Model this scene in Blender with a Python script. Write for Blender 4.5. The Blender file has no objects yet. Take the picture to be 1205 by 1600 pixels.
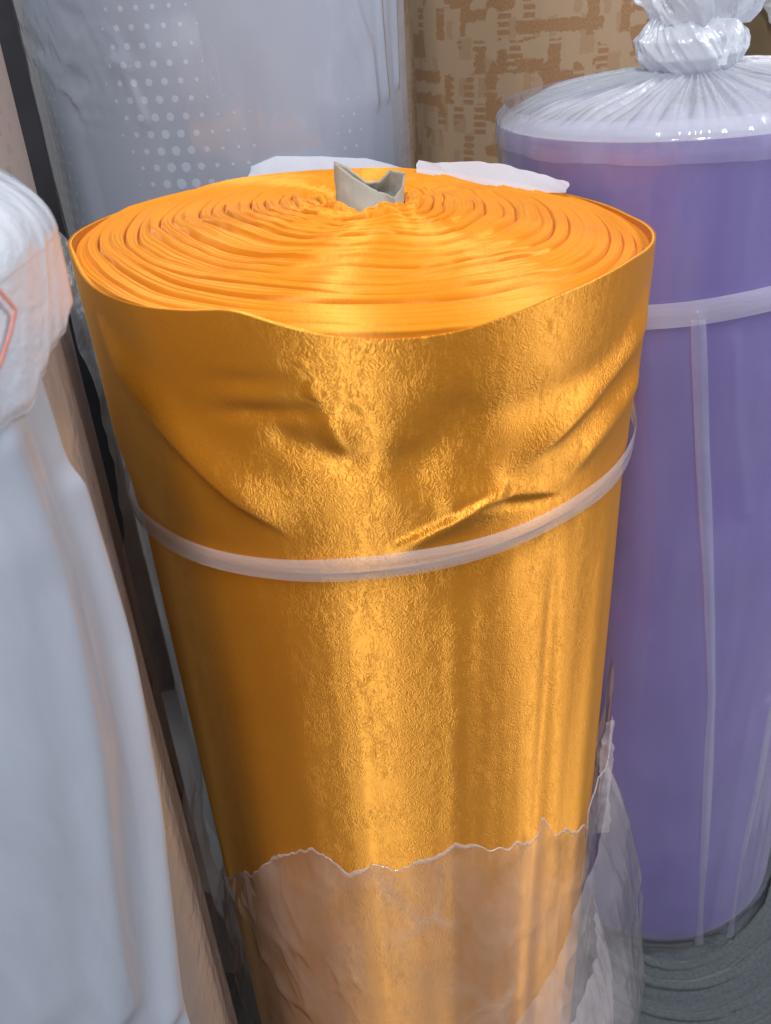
import bpy, math
import numpy as np
from mathutils import Matrix, Vector

# ------------------------------------------------------------------ camera, world, lamps, exposure
scene = bpy.context.scene
PI = math.pi
F_PX, CX, CY = 1400.0, 602.5, 800.0           # photograph 1205 x 1600
CAM_Z = 1.35
_d = np.array([149.0, 2280.0, 1400.0]); _d /= np.linalg.norm(_d)      # vertical vanishing point -> "down"
_f = np.array([0, 0, 1.0]); _Y = _f - (_f @ _d) * _d; _Y /= np.linalg.norm(_Y)
_Z = -_d; _X = np.cross(_Y, _Z)
C2W = np.array([_X, _Y, _Z])                  # camera axes (right, down, forward) -> world
cam_data = bpy.data.cameras.new('camera')
cam_data.sensor_fit = 'VERTICAL'; cam_data.sensor_height = 24.0
cam_data.lens = F_PX / 1600.0 * 24.0
cam_data.clip_start = 0.02; cam_data.clip_end = 50
cam = bpy.data.objects.new('camera', cam_data); scene.collection.objects.link(cam)
r, dn, fw = C2W[:, 0], C2W[:, 1], C2W[:, 2]
m = Matrix(((r[0], -dn[0], -fw[0], 0), (r[1], -dn[1], -fw[1], 0), (r[2], -dn[2], -fw[2], CAM_Z), (0, 0, 0, 1)))
cam.matrix_world = m
scene.camera = cam
cam_data.dof.use_dof = True; cam_data.dof.focus_distance = 0.80; cam_data.dof.aperture_fstop = 6.5

world = bpy.data.worlds.new('World'); scene.world = world; world.use_nodes = True
bg = world.node_tree.nodes['Background']
bg.inputs['Color'].default_value = (0.80, 0.88, 1.0, 1); bg.inputs['Strength'].default_value = 0.31

def lamp(name, loc, aim, sx, sy, power, col, spread=180):
    l = bpy.data.lights.new(name, 'AREA'); l.shape = 'RECTANGLE'; l.size = sx; l.size_y = sy
    l.energy = power; l.color = col; l.spread = math.radians(spread)
    o = bpy.data.objects.new(name, l); scene.collection.objects.link(o)
    o.location = loc
    o.rotation_euler = (Vector(aim) - Vector(loc)).to_track_quat('-Z', 'Y').to_euler()
    return o
# shop ceiling tubes: one behind and left of the camera, one to the right, one over the back
lamp('ceiling_lamp', (-0.24, -0.8, 2.9), (-0.1, 0.8, 0.6), 0.26, 1.2, 56, (0.92, 0.96, 1.0))
lamp('ceiling_lamp', (1.9, 0.5, 2.9), (0.1, 0.9, 0.5), 0.15, 1.2, 58, (0.97, 0.97, 1.0))
lamp('ceiling_lamp', (-1.0, 1.8, 2.9), (-0.1, 0.8, 0.9), 0.12, 1.2, 22, (0.92, 0.96, 1.0))

scene.view_settings.view_transform = 'Standard'; scene.view_settings.look = 'None'
scene.view_settings.exposure = 0.05; scene.view_settings.gamma = 1.0
scene.view_settings.use_curve_mapping = False
scene.render.engine = 'CYCLES'
scene.cycles.use_denoising = True
scene.cycles.max_bounces = 10; scene.cycles.transparent_max_bounces = 24
scene.cycles.sample_clamp_indirect = 4.0

# ------------------------------------------------------------------ helpers
def ray(px, py):
    return C2W @ np.array([px - CX, py - CY, F_PX])

def cyl_hit(px, py, ax, ay, R):
    """photograph pixel -> (theta, z) on an upright cylinder; theta 0 faces -Y, grows to +X"""
    v = ray(px, py)
    a = v[0]**2 + v[1]**2; b = -2 * (v[0]*ax + v[1]*ay); c = ax*ax + ay*ay - R*R
    D = b*b - 4*a*c
    t = -b / (2*a) if D < 0 else (-b - math.sqrt(D)) / (2*a)
    x, y, z = v * t
    return math.atan2(x - ax, -(y - ay)), z + CAM_Z

def at_dist(px, py, dist):
    v = ray(px, py); v = v / math.hypot(v[0], v[1]) * dist
    return np.array([v[0], v[1], v[2] + CAM_Z])

def polar(az_deg, dist):
    a = math.radians(az_deg); return dist * math.sin(a), dist * math.cos(a)

def _hash(ix, iy, seed):
    h = (ix.astype(np.int64) * 374761393 + iy.astype(np.int64) * 668265263 + seed * 974634777) & 0x7fffffff
    h = ((h ^ (h >> 13)) * 1274126177) & 0x7fffffff
    h = ((h ^ (h >> 16)) * 668265263) & 0x7fffffff
    return ((h ^ (h >> 15)) & 0xffff) / 65535.0

def vnoise(x, y, seed=0):
    x = np.asarray(x, float); y = np.asarray(y, float)
    x, y = np.broadcast_arrays(x, y)
    ix, iy = np.floor(x), np.floor(y); fx, fy = x - ix, y - iy
    fx = fx*fx*fx*(fx*(fx*6-15)+10); fy = fy*fy*fy*(fy*(fy*6-15)+10)
    a = _hash(ix, iy, seed); b = _hash(ix+1, iy, seed); c = _hash(ix, iy+1, seed); d = _hash(ix+1, iy+1, seed)
    return ((a*(1-fx)+b*fx)*(1-fy) + (c*(1-fx)+d*fx)*fy) * 2 - 1

def fbm(x, y, seed=0, octs=4, gain=0.5):
    s = 0; amp = 1.0; t = 0
    for k in range(octs):
        s = s + amp * vnoise(x * 2**k + 13.7*k, y * 2**k + 7.3*k, seed + k); t += amp; amp *= gain
    return s / t

def ridged(x, y, seed=0, octs=3, gain=0.5):
    s = 0; amp = 1.0; t = 0
    for k in range(octs):
        n = 1 - np.abs(vnoise(x * 2**k + 3.1*k, y * 2**k + 9.2*k, seed + k)) * 2
        s = s + amp * n; t += amp; amp *= gain
    return s / t

def sstep(a, b, x):
    t = np.clip((x - a) / (b - a), 0, 1); return t*t*(3-2*t)

def seg_dist(U, V, p, q):
    """signed distance to a segment and position along it (0..1)"""
    dx, dy = q[0]-p[0], q[1]-p[1]; L = math.hypot(dx, dy)
    s = ((U-p[0])*dx + (V-p[1])*dy) / (L*L)
    n = ((U-p[0])*dy - (V-p[1])*dx) / L
    return n, s

def poly_dist(U, V, pts):
    best = np.full(np.shape(U), 9.0)
    for p, q in zip(pts[:-1], pts[1:]):
        dx, dy = q[0]-p[0], q[1]-p[1]; L2 = dx*dx+dy*dy
        s = np.clip(((U-p[0])*dx + (V-p[1])*dy) / L2, 0, 1)
        best = np.minimum(best, np.hypot(U-p[0]-s*dx, V-p[1]-s*dy))
    return best

def link(o, parent=None):
    scene.collection.objects.link(o)
    if parent is not None: o.parent = parent
    return o

def mesh_obj(name, verts, faces, mat, parent=None, uvs=None, smooth=True):
    me = bpy.data.meshes.new(name)
    verts = np.asarray(verts, np.float32).reshape(-1, 3); faces = np.asarray(faces, np.int32)
    n = faces.shape[1]
    me.vertices.add(len(verts)); me.vertices.foreach_set('co', verts.ravel())
    me.loops.add(faces.size); me.loops.foreach_set('vertex_index', faces.ravel())
    me.polygons.add(len(faces)); me.polygons.foreach_set('loop_start', np.arange(0, faces.size, n, dtype=np.int32))
    me.polygons.foreach_set('loop_total', np.full(len(faces), n, np.int32))
    me.polygons.foreach_set('use_smooth', np.full(len(faces), smooth, bool))
    if uvs is not None:
        ul = me.uv_layers.new(name='UVMap'); ul.data.foreach_set('uv', np.asarray(uvs, np.float32).ravel())
    me.update(); me.validate()
    if mat: me.materials.append(mat)
    return link(bpy.data.objects.new(name, me), parent)

def grid(name, P, mat, parent=None, UV=None, closed=False, keep=None, smooth=True):
    """P[i,j,3]; i runs round (closed or not), j runs up"""
    nu, nv = P.shape[:2]
    idx = np.arange(nu*nv).reshape(nu, nv)
    i0 = np.arange(nu if closed else nu-1); i1 = (i0+1) % nu
    j0 = np.arange(nv-1)
    A = idx[i0][:, j0]; B = idx[i1][:, j0]; Cc = idx[i1][:, j0+1]; D = idx[i0][:, j0+1]
    faces = np.stack([A, B, Cc, D], -1).reshape(-1, 4)
    uvs = None
    if UV is not None:
        U = np.broadcast_to(UV[0], (nu, nv)).copy(); V = np.broadcast_to(UV[1], (nu, nv)).copy()
        if closed:
            U2 = np.vstack([U, U[:1] + (U[1:2]-U[:1]) * nu]); V2 = np.vstack([V, V[:1]])
        else: U2, V2 = U, V
        k0 = i0; k1 = i0+1
        st = lambda T: np.stack([T[k0][:, j0], T[k1][:, j0], T[k1][:, j0+1], T[k0][:, j0+1]], -1)
        uvs = np.stack([st(U2), st(V2)], -1).reshape(-1, 4, 2)
    if keep is not None:
        k = keep[i0][:, j0] & keep[i1][:, j0] & keep[i1][:, j0+1] & keep[i0][:, j0+1]
        k = k.reshape(-1); faces = faces[k]
        if uvs is not None: uvs = uvs[k]
        used = np.unique(faces); remap = np.full(nu*nv, -1); remap[used] = np.arange(len(used))
        return mesh_obj(name, P.reshape(-1, 3)[used], remap[faces], mat, parent, uvs, smooth)
    return mesh_obj(name, P.reshape(-1, 3), faces, mat, parent, uvs, smooth)

def cyl(TH, Zz, Rr):
    return np.stack(np.broadcast_arrays(Rr*np.sin(TH), -Rr*np.cos(TH), Zz), -1)

def solidify(o, t, offset=-1):
    md = o.modifiers.new('thickness', 'SOLIDIFY'); md.thickness = t; md.offset = offset
    return o

def empty(name, loc, label, cat, group=None):
    o = bpy.data.objects.new(name, None); o.location = loc; o.empty_display_size = 0.05; link(o)
    o['label'] = label; o['category'] = cat
    if group: o['group'] = group
    return o

def tag(o, label, cat, group=None):
    o['label'] = label; o['category'] = cat
    if group: o['group'] = group
    return o

# ------------------------------------------------------------------ materials
class NT:
    def __init__(self, name):
        self.m = bpy.data.materials.new(name); self.m.use_nodes = True
        self.t = self.m.node_tree; self.t.nodes.clear()
        self.out = self.t.nodes.new('ShaderNodeOutputMaterial')
    def n(self, typ, **kw):
        nd = self.t.nodes.new(typ)
        for k, v in kw.items():
            if k.startswith('i_'):
                nd.inputs[k[2:].replace('_', ' ')].default_value = v
            else: setattr(nd, k, v)
        return nd
    def l(self, a, b): self.t.links.new(a, b)
    def uv(self, sx=1, sy=1, rot=0):
        tc = self.n('ShaderNodeUVMap'); mp = self.n('ShaderNodeMapping')
        mp.inputs['Scale'].default_value = (sx, sy, 1); mp.inputs['Rotation'].default_value = (0, 0, rot)
        self.l(tc.outputs['UV'], mp.inputs['Vector']); return mp.outputs['Vector']
    def obj(self, sx=1, sy=1, sz=1):
        tc = self.n('ShaderNodeTexCoord'); mp = self.n('ShaderNodeMapping')
        mp.inputs['Scale'].default_value = (sx, sy, sz)
        self.l(tc.outputs['Object'], mp.inputs['Vector']); return mp.outputs['Vector']
    def noise(self, vec, scale, detail=3, rough=0.5, dist=0.0):
        nd = self.n('ShaderNodeTexNoise'); nd.inputs['Scale'].default_value = scale
        nd.inputs['Detail'].default_value = detail; nd.inputs['Roughness'].default_value = rough
        nd.inputs['Distortion'].default_value = dist
        self.l(vec, nd.inputs['Vector']); return nd.outputs['Fac']
    def math(self, op, a, b=None, c=None, clamp=False):
        nd = self.n('ShaderNodeMath', operation=op); nd.use_clamp = clamp
        for k, v in enumerate((a, b, c)):
            if v is None: continue
            if isinstance(v, (int, float)): nd.inputs[k].default_value = v
            else: self.l(v, nd.inputs[k])
        return nd.outputs[0]
    def ramp(self, fac, stops):
        nd = self.n('ShaderNodeValToRGB'); cr = nd.color_ramp
        while len(cr.elements) > len(stops): cr.elements.remove(cr.elements[-1])
        while len(cr.elements) < len(stops): cr.elements.new(0.5)
        for e, (p, c) in zip(cr.elements, stops):
            e.position = p; e.color = (*c, 1) if len(c) == 3 else c
        self.l(fac, nd.inputs['Fac']); return nd.outputs['Color']
    def map(self, v, a, b, c, d):
        nd = self.n('ShaderNodeMapRange'); self.l(v, nd.inputs['Value'])
        for k, x in zip(('From Min', 'From Max', 'To Min', 'To Max'), (a, b, c, d)): nd.inputs[k].default_value = x
        return nd.outputs['Result']
    def mixc(self, fac, a, b, blend='MIX'):
        nd = self.n('ShaderNodeMix', data_type='RGBA', blend_type=blend)
        for s, v in ((nd.inputs[0], fac), (nd.inputs[6], a), (nd.inputs[7], b)):
            if isinstance(v, (int, float)): s.default_value = v
            elif isinstance(v, tuple): s.default_value = (*v, 1) if len(v) == 3 else v
            else: self.l(v, s)
        return nd.outputs[2]
    def bump(self, h, strength=0.3, dist=0.002):
        nd = self.n('ShaderNodeBump'); nd.inputs['Strength'].default_value = strength
        nd.inputs['Distance'].default_value = dist; self.l(h, nd.inputs['Height']); return nd.outputs['Normal']
    def principled(self, color=None, rough=0.5, **kw):
        p = self.n('ShaderNodeBsdfPrincipled')
        if isinstance(color, tuple): p.inputs['Base Color'].default_value = (*color, 1)
        elif color is not None: self.l(color, p.inputs['Base Color'])
        if isinstance(rough, (int, float)): p.inputs['Roughness'].default_value = rough
        else: self.l(rough, p.inputs['Roughness'])
        for k, v in kw.items():
            s = p.inputs[k.replace('_', ' ')]
            if isinstance(v, (int, float, tuple)): s.default_value = v
            else: self.l(v, s)
        return p
    def done(self, shader):
        self.l(shader, self.out.inputs['Surface']); return self.m

def srgb(r, g, b):
    f = lambda c: (c/255/12.92) if c <= 10 else ((c/255+0.055)/1.055)**2.4
    return (f(r), f(g), f(b))

ANISO_ROT = 0.25
def satin(name, crinkle=1.0, top=False):
    t = NT(name)
    uv = t.uv()
    base = t.noise(uv, 9, 3)
    col = t.ramp(base, [(0.3, (0.74, 0.235, 0.009)), (0.7, (0.82, 0.28, 0.014))])
    # crushed, worm-like squiggles of the crepe weave, in patches
    n1 = t.noise(t.uv(1, 0.7), 130, 2.0, 0.55, 1.0)
    sq = t.math('SINE', t.math('MULTIPLY', n1, 46))
    sq = t.math('MULTIPLY_ADD', sq, 0.5, 0.5)
    patch = t.map(t.noise(uv, 26, 4, 0.6), 0.25, 0.75, 0.0, 1.0)
    weave = t.noise(t.uv(1, 1), 900, 1)
    h = t.math('ADD', t.math('MULTIPLY', t.math('MULTIPLY', sq, patch), crinkle), t.math('MULTIPLY', weave, 0.25))
    nrm = t.bump(h, 0.21 if not top else 0.15, 0.0011)
    tan = t.n('ShaderNodeTangent', direction_type='UV_MAP', uv_map='UVMap')
    p = t.principled(col, 0.58, Metallic=0.35 if not top else 0.12, Anisotropic=0.97, Normal=nrm)
    p.inputs['Specular IOR Level'].default_value = 0.6 if not top else 0.35
    p.inputs['Anisotropic Rotation'].default_value = ANISO_ROT
    t.l(tan.outputs[0], p.inputs['Tangent'])
    p.inputs['Sheen Weight'].default_value = 0.15; p.inputs['Sheen Tint'].default_value = (1.0, 0.75, 0.3, 1)
    # a little light comes through the thin cloth
    tr = t.n('ShaderNodeBsdfTranslucent'); tr.inputs['Color'].default_value = (0.75, 0.25, 0.01, 1)
    gl = t.n('ShaderNodeBsdfAnisotropic', distribution='GGX'); gl.inputs['Color'].default_value = (0.95, 0.49, 0.065, 1)
    gl.inputs['Roughness'].default_value = 0.52; gl.inputs['Anisotropy'].default_value = 0.68; gl.inputs['Rotation'].default_value = 0.0
    t.l(nrm, gl.inputs['Normal']); t.l(tan.outputs[0], gl.inputs['Tangent'])
    mg = t.n('ShaderNodeMixShader'); mg.inputs[0].default_value = 0.36 if not top else 0.12
    t.l(p.outputs[0], mg.inputs[1]); t.l(gl.outputs[0], mg.inputs[2])
    mx = t.n('ShaderNodeMixShader'); mx.inputs[0].default_value = 0.08
    t.l(mg.outputs[0], mx.inputs[1]); t.l(tr.outputs[0], mx.inputs[2])
    return t.done(mx.outputs[0])

def film(name, opacity, color=(0.86, 0.87, 0.92), rough=0.22, scale=30, var=0.5, bump=0.25, spec=0.6, stretch=(1, 1), tint=(0.97, 0.97, 0.99), crease=0.0, fres=0.35, gloss=1.0):
    """thin plastic sheet: clear, with a milky share that varies with creasing"""
    t = NT(name)
    uv = t.uv(*stretch)
    n = t.noise(uv, scale, 5, 0.6, 0.6)
    n2 = t.noise(uv, scale*3.2, 3, 0.55, 1.0)
    fac = t.math('MULTIPLY_ADD', t.math('SUBTRACT', n, 0.5), 2*var*opacity, opacity)
    fac = t.math('MAXIMUM', fac, opacity*0.25)
    fr = t.n('ShaderNodeLayerWeight'); fr.inputs['Blend'].default_value = 0.5
    nrm = t.bump(t.math('ADD', n2, n), bump, 0.004)
    t.l(nrm, fr.inputs['Normal'])
    # Schlick reflectance, the same from both sides of the sheet
    sch = t.math('MULTIPLY_ADD', t.math('POWER', fr.outputs['Facing'], 5.0), 0.96, 0.04)
    if crease > 0:
        wv = t.n('ShaderNodeTexNoise'); wv.inputs['Scale'].default_value = scale*0.6; wv.inputs['Detail'].default_value = 3; t.l(uv, wv.inputs['Vector'])
        wd = t.n('ShaderNodeVectorMath', operation='MULTIPLY_ADD'); wd.inputs[1].default_value = (1.3/scale, 1.3/scale, 0); t.l(wv.outputs['Color'], wd.inputs[0]); t.l(uv, wd.inputs[2])
        vo = t.n('ShaderNodeTexVoronoi', feature='DISTANCE_TO_EDGE'); vo.inputs['Scale'].default_value = scale*0.9; t.l(wd.outputs[0], vo.inputs['Vector'])
        ln = t.map(vo.outputs['Distance'], 0.0, 0.07, 1.0, 0.0)
        gate = t.map(t.noise(uv, scale*0.45, 2), 0.52, 0.70, 0.0, 1.0)
        ln = t.math('MULTIPLY', ln, gate)
        fac = t.math('ADD', fac, t.math('MULTIPLY', ln, crease), clamp=True)
    fac = t.math('ADD', fac, t.math('MULTIPLY', sch, fres), clamp=True)
    p = t.principled(color, rough, Normal=nrm)
    p.inputs['Specular IOR Level'].default_value = spec
    tl = t.n('ShaderNodeBsdfTranslucent'); tl.inputs['Color'].default_value = (*color, 1)
    m1 = t.n('ShaderNodeMixShader'); m1.inputs[0].default_value = 0.35
    t.l(p.outputs[0], m1.inputs[1]); t.l(tl.outputs[0], m1.inputs[2])
    tr = t.n('ShaderNodeBsdfTransparent'); tr.inputs['Color'].default_value = (*tint, 1)
    mx = t.n('ShaderNodeMixShader')
    t.l(fac, mx.inputs[0]); t.l(tr.outputs[0], mx.inputs[1]); t.l(m1.outputs[0], mx.inputs[2])
    gl = t.n('ShaderNodeBsdfGlossy'); gl.inputs['Roughness'].default_value = rough * 0.7
    t.l(nrm, gl.inputs['Normal'])
    m2 = t.n('ShaderNodeMixShader'); t.l(t.math('MULTIPLY', sch, gloss), m2.inputs[0])
    t.l(mx.outputs[0], m2.inputs[1]); t.l(gl.outputs[0], m2.inputs[2])
    return t.done(m2.outputs[0])

def cloth(name, c1, c2, rough=0.7, scale=12, weave=700, bump=0.15, sheen=0.2, spec=0.3):
    t = NT(name); uv = t.uv()
    col = t.ramp(t.noise(uv, scale, 4), [(0.3, c1), (0.7, c2)])
    nrm = t.bump(t.noise(uv, weave, 2), bump, 0.001)
    p = t.principled(col, rough, Normal=nrm); p.inputs['Sheen Weight'].default_value = sheen
    p.inputs['Specular IOR Level'].default_value = spec
    return t.done(p.outputs[0])

M_SATIN = satin('golden_satin'); M_SATIN_TOP = satin('golden_satin_edges', 0.3, True)
M_STRAP = film('strap_film', 0.37, (1.0, 0.98, 1.0), 0.25, 60, 0.25, 0.15, stretch=(0.3, 3))
M_TORN = film('torn_film', 0.15, (1.0, 0.94, 0.92), 0.08, 10, 1.6, 0.10, stretch=(1.3, 0.6), crease=0.40, fres=0.1)
M_BAG = film('baggy_film', 0.14, (1.0, 0.98, 1.0), 0.10, 9, 1.3, 0.12, crease=0.35, fres=0.15)
M_FOOT = film('foot_film', 0.36, (0.95, 0.92, 0.96), 0.15, 18, 0.8, 0.1, stretch=(2.0, 0.6), crease=0.3)
M_LIP = film('torn_lip_film', 0.34, (0.95, 0.90, 0.90), 0.15, 30, 0.9, 0.2)
M_WHITE = film('white_scrap_film', 0.80, (0.70, 0.70, 0.76), 0.3, 20, 0.1, 0.15)
M_BUNCH = film('bunched_film', 0.78, (0.80, 0.83, 0.88), 0.25, 30, 0.25, 0.3)
M_PFILM = film('purple_roll_film', 0.15, (0.84, 0.82, 0.96), 0.16, 8, 0.8, 0.12, stretch=(1.4, 0.35), crease=0.10)
M_PLEAT = film('pleat_film', 0.20, (0.80, 0.82, 0.92), 0.2, 20, 0.4, 0.2)
M_PTOP = film('gathered_film', 0.62, (0.66, 0.68, 0.69), 0.38, 25, 0.25, 0.25)
M_SFILM = film('silver_roll_film', 0.16, (0.86, 0.89, 0.95), 0.12, 9, 0.7, 0.15, stretch=(1, 0.4), crease=0.30, gloss=2.0)
M_WFILM = film('white_sheet_film', 0.74, (0.60, 0.66, 0.78), 0.3, 7, 0.45, 0.15, stretch=(1.6, 0.4))
M_WBAG = film('white_bag_film', 0.80, (0.76, 0.80, 0.88), 0.32, 26, 0.15, 0.3)
M_CLEAR = film('clear_film', 0.14, (0.8, 0.8, 0.84), 0.15, 18, 0.6, 0.3)
M_WISP = film('wisp_film', 0.16, (0.85, 0.82, 0.82), 0.25, 20, 0.8, 0.05, crease=0.25, fres=0.1)
M_SCRAP = film('scrap_film', 0.26, (0.55, 0.60, 0.65), 0.35, 28, 0.5, 0.4)
M_PURPLE = cloth('purple_sateen', (0.105, 0.066, 0.29), (0.140, 0.092, 0.37), 0.5, 6, 800, 0.1, 0.3)
M_GREY = cloth('grey_jersey', (0.055, 0.066, 0.072), (0.085, 0.098, 0.105), 0.95, 260, 600, 0.35, 0.3, 0.1)
M_GAP = cloth('dark_gap_cloth', (0.030, 0.028, 0.032), (0.045, 0.043, 0.047), 0.9)  # near-black colour stands in for the shadowy gap beside the silver roll
M_BROWN = cloth('brown_cloth', (0.13, 0.088, 0.045), (0.165, 0.115, 0.06), 0.85)
M_TAN = cloth('tan_cloth', (0.17, 0.12, 0.08), (0.22, 0.16, 0.11), 0.8, 8)
M_CARD = cloth('grey_card', (0.27, 0.245, 0.20), (0.36, 0.33, 0.275), 0.8, 30, 300, 0.2, 0.0)
M_RED = cloth('red_marker', (0.55, 0.17, 0.13), (0.60, 0.24, 0.20), 0.6)

def silver_mat():
    t = NT('silver_dotted_cloth'); uv = t.uv()
    sep = t.n('ShaderNodeSeparateXYZ'); t.l(t.uv(60, 60), sep.inputs[0])
    row = t.math('FLOOR', sep.outputs[1])
    off = t.math('MULTIPLY', t.math('MODULO', row, 2), 0.5)
    fx = t.math('SUBTRACT', t.math('FRACT', t.math('ADD', sep.outputs[0], off)), 0.5)
    fy = t.math('SUBTRACT', t.math('FRACT', sep.outputs[1]), 0.5)
    d = t.math('SQRT', t.math('ADD', t.math('MULTIPLY', fx, fx), t.math('MULTIPLY', fy, fy)))
    # dots shrink and vanish in diagonal bands
    band = t.noise(t.uv(7.5, 2.4, 0.35), 1.0, 1, 0.4)
    rad = t.map(band, 0.42, 0.70, -0.05, 0.36)
    mk = t.map(t.math('SUBTRACT', rad, d), 0.0, 0.08, 0, 1)
    col = t.mixc(mk, (0.29, 0.32, 0.385), (0.46, 0.49, 0.56))
    nrm = t.bump(mk, 0.3, 0.001)
    p = t.principled(col, 0.5, Normal=nrm, Metallic=0.15)
    return t.done(p.outputs[0])
M_SILVER = silver_mat()

def pattern_mat():
    t = NT('tan_block_print_cloth')
    nz_ = t.n('ShaderNodeTexNoise'); nz_.inputs['Scale'].default_value = 120; nz_.inputs['Detail'].default_value = 3; t.l(t.uv(), nz_.inputs['Vector'])
    dz_ = t.n('ShaderNodeVectorMath', operation='MULTIPLY_ADD'); t.l(nz_.outputs['Color'], dz_.inputs[0]); dz_.inputs[1].default_value = (0.012, 0.012, 0); t.l(t.uv(), dz_.inputs[2])
    def cells(sx, sy, seed):
        ml = t.n('ShaderNodeVectorMath', operation='MULTIPLY'); ml.inputs[1].default_value = (sx, sy, 1); t.l(dz_.outputs[0], ml.inputs[0]); mp = ml.outputs[0]; ad = t.n('ShaderNodeVectorMath', operation='ADD'); ad.inputs[1].default_value = (seed*3.71, seed*1.93, 0)
        t.l(mp, ad.inputs[0]); fl = t.n('ShaderNodeVectorMath', operation='FLOOR'); t.l(ad.outputs[0], fl.inputs[0])
        w = t.n('ShaderNodeTexWhiteNoise', noise_dimensions='2D'); t.l(fl.outputs[0], w.inputs['Vector']); return w.outputs['Value']
    big = t.noise(t.uv(18, 13), 1.0, 2)
    a = t.math('GREATER_THAN', t.math('MULTIPLY_ADD', big, 0.8, cells(56, 24, 1)), 1.12)
    b = t.math('GREATER_THAN', t.math('MULTIPLY_ADD', big, 0.6, cells(24, 62, 2)), 1.13)
    c = t.math('GREATER_THAN', cells(90, 40, 3), 0.78)
    sep = t.n('ShaderNodeSeparateXYZ'); t.l(t.uv(1, 1), sep.inputs[0])
    hatch = t.math('GREATER_THAN', t.math('FRACT', t.math('MULTIPLY', sep.outputs[1], 100)), 0.35)
    a = t.math('MULTIPLY', a, t.math('MAXIMUM', hatch, t.math('GREATER_THAN', cells(22, 22, 5), 0.5)))
    mk = t.math('MAXIMUM', t.math('MAXIMUM', a, b), t.math('MULTIPLY', c, 0.45))
    edge = t.noise(t.uv(), 400, 2)
    mk = t.math('MULTIPLY', mk, t.map(edge, 0.3, 0.55, 0.45, 1.0))
    col = t.mixc(mk, (0.31, 0.205, 0.12), (0.235, 0.115, 0.045))
    nrm = t.bump(t.math('ADD', t.math('MULTIPLY', mk, -0.5), t.noise(t.uv(), 700, 2)), 0.3, 0.001)
    p = t.principled(col, 0.85, Normal=nrm)
    return t.done(p.outputs[0])
M_PATTERN = pattern_mat()

def dash_mat():
    t = NT('beige_dash_cloth')
    sep = t.n('ShaderNodeSeparateXYZ'); t.l(t.uv(40, 60), sep.inputs[0])
    fx = t.math('FRACT', t.math('ADD', sep.outputs[0], t.math('MULTIPLY', t.math('MODULO', t.math('FLOOR', sep.outputs[1]), 2), 0.5)))
    fy = t.math('FRACT', sep.outputs[1])
    mk = t.math('MULTIPLY', t.math('LESS_THAN', t.math('ABSOLUTE', t.math('SUBTRACT', fx, 0.5)), 0.16), t.math('LESS_THAN', t.math('ABSOLUTE', t.math('SUBTRACT', fy, 0.5)), 0.25))
    mk = t.math('MULTIPLY', mk, t.map(t.noise(t.uv(), 12, 2), 0.45, 0.65, 0.0, 0.5))
    col = t.mixc(mk, (0.27, 0.225, 0.205), (0.17, 0.14, 0.135))
    p = t.principled(col, 0.8)
    return t.done(p.outputs[0])
M_DASH = dash_mat()

def floor_mat():
    t = NT('worn_concrete'); v = t.obj()
    col = t.ramp(t.noise(v, 5, 6), [(0.3, (0.15, 0.145, 0.14)), (0.7, (0.23, 0.225, 0.22))])
    p = t.principled(col, t.map(t.noise(v, 9, 4), 0.3, 0.7, 0.5, 0.85), Normal=t.bump(t.noise(v, 60, 5), 0.2, 0.003))
    return t.done(p.outputs[0])
def wall_mat():
    t = NT('painted_plaster'); v = t.obj()
    col = t.ramp(t.noise(v, 2, 5), [(0.3, (0.30, 0.28, 0.26)), (0.7, (0.36, 0.34, 0.32))])
    p = t.principled(col, 0.8, Normal=t.bump(t.noise(v, 90, 4), 0.15, 0.002))
    return t.done(p.outputs[0])

# ------------------------------------------------------------------ setting
def slab(name, x0, x1, y0, y1, z0, z1, mat):
    v = [(x, y, z) for z in (z0, z1) for y in (y0, y1) for x in (x0, x1)]
    f = [(0, 2, 3, 1), (4, 5, 7, 6), (0, 1, 5, 4), (2, 6, 7, 3), (0, 4, 6, 2), (1, 3, 7, 5)]
    o = mesh_obj(name, v, f, mat, smooth=False); o['kind'] = 'structure'; return o
slab('floor', -3, 3, -2.5, 2.4, -0.1, 0.0, floor_mat())
slab('wall_back', -3, 3, 2.4, 2.5, -0.1, 2.6, wall_mat())

# ------------------------------------------------------------------ generic roll pieces
def side_grid(nth, nz, z0, z1, th0=-PI, th1=PI, closed=True):
    th = np.linspace(th0, th1, nth, endpoint=not closed)[:, None]
    z = np.linspace(z0, z1, nz)[None, :]
    return th * np.ones_like(z), z * np.ones_like(th)

def roll_body(name, R, h, mat, parent, seed, wob=0.0015, nth=256, nz=160):
    TH, Z = side_grid(nth, nz, 0, h)
    w = wob * fbm(np.sin(TH)*3 + 5, np.cos(TH)*3 + Z*2.2, seed)
    Rr = R + w
    return grid(name, cyl(TH, Z, Rr), mat, parent, (TH*R, Z), closed=True)

def roll_end(name, R, z, mat, parent, seed, rise=0.004, pitch=0.008, amp=0.0025, nth=256, nr=110, rin=0.02):
    th = np.linspace(-PI, PI, nth, endpoint=False)[:, None]; rr = np.linspace(R, rin, nr)[None, :]
    w = 0.35*fbm(np.cos(th)*1.5 + rr*20, np.sin(th)*1.5 + 4, seed)
    t = rr/pitch + th/(2*PI) + w
    fr = t - np.floor(t)
    zz = z + rise*(1 - rr/R) + amp*(np.abs(fr-0.5)*2)*(0.6+0.4*fbm(t*0.37, np.cos(th)*2, seed+5)) - amp
    return grid(name, cyl(th*np.ones_like(rr), zz, rr*np.ones_like(th)), mat, parent, (th*R*np.ones_like(rr), rr*np.ones_like(th)), closed=True)

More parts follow.
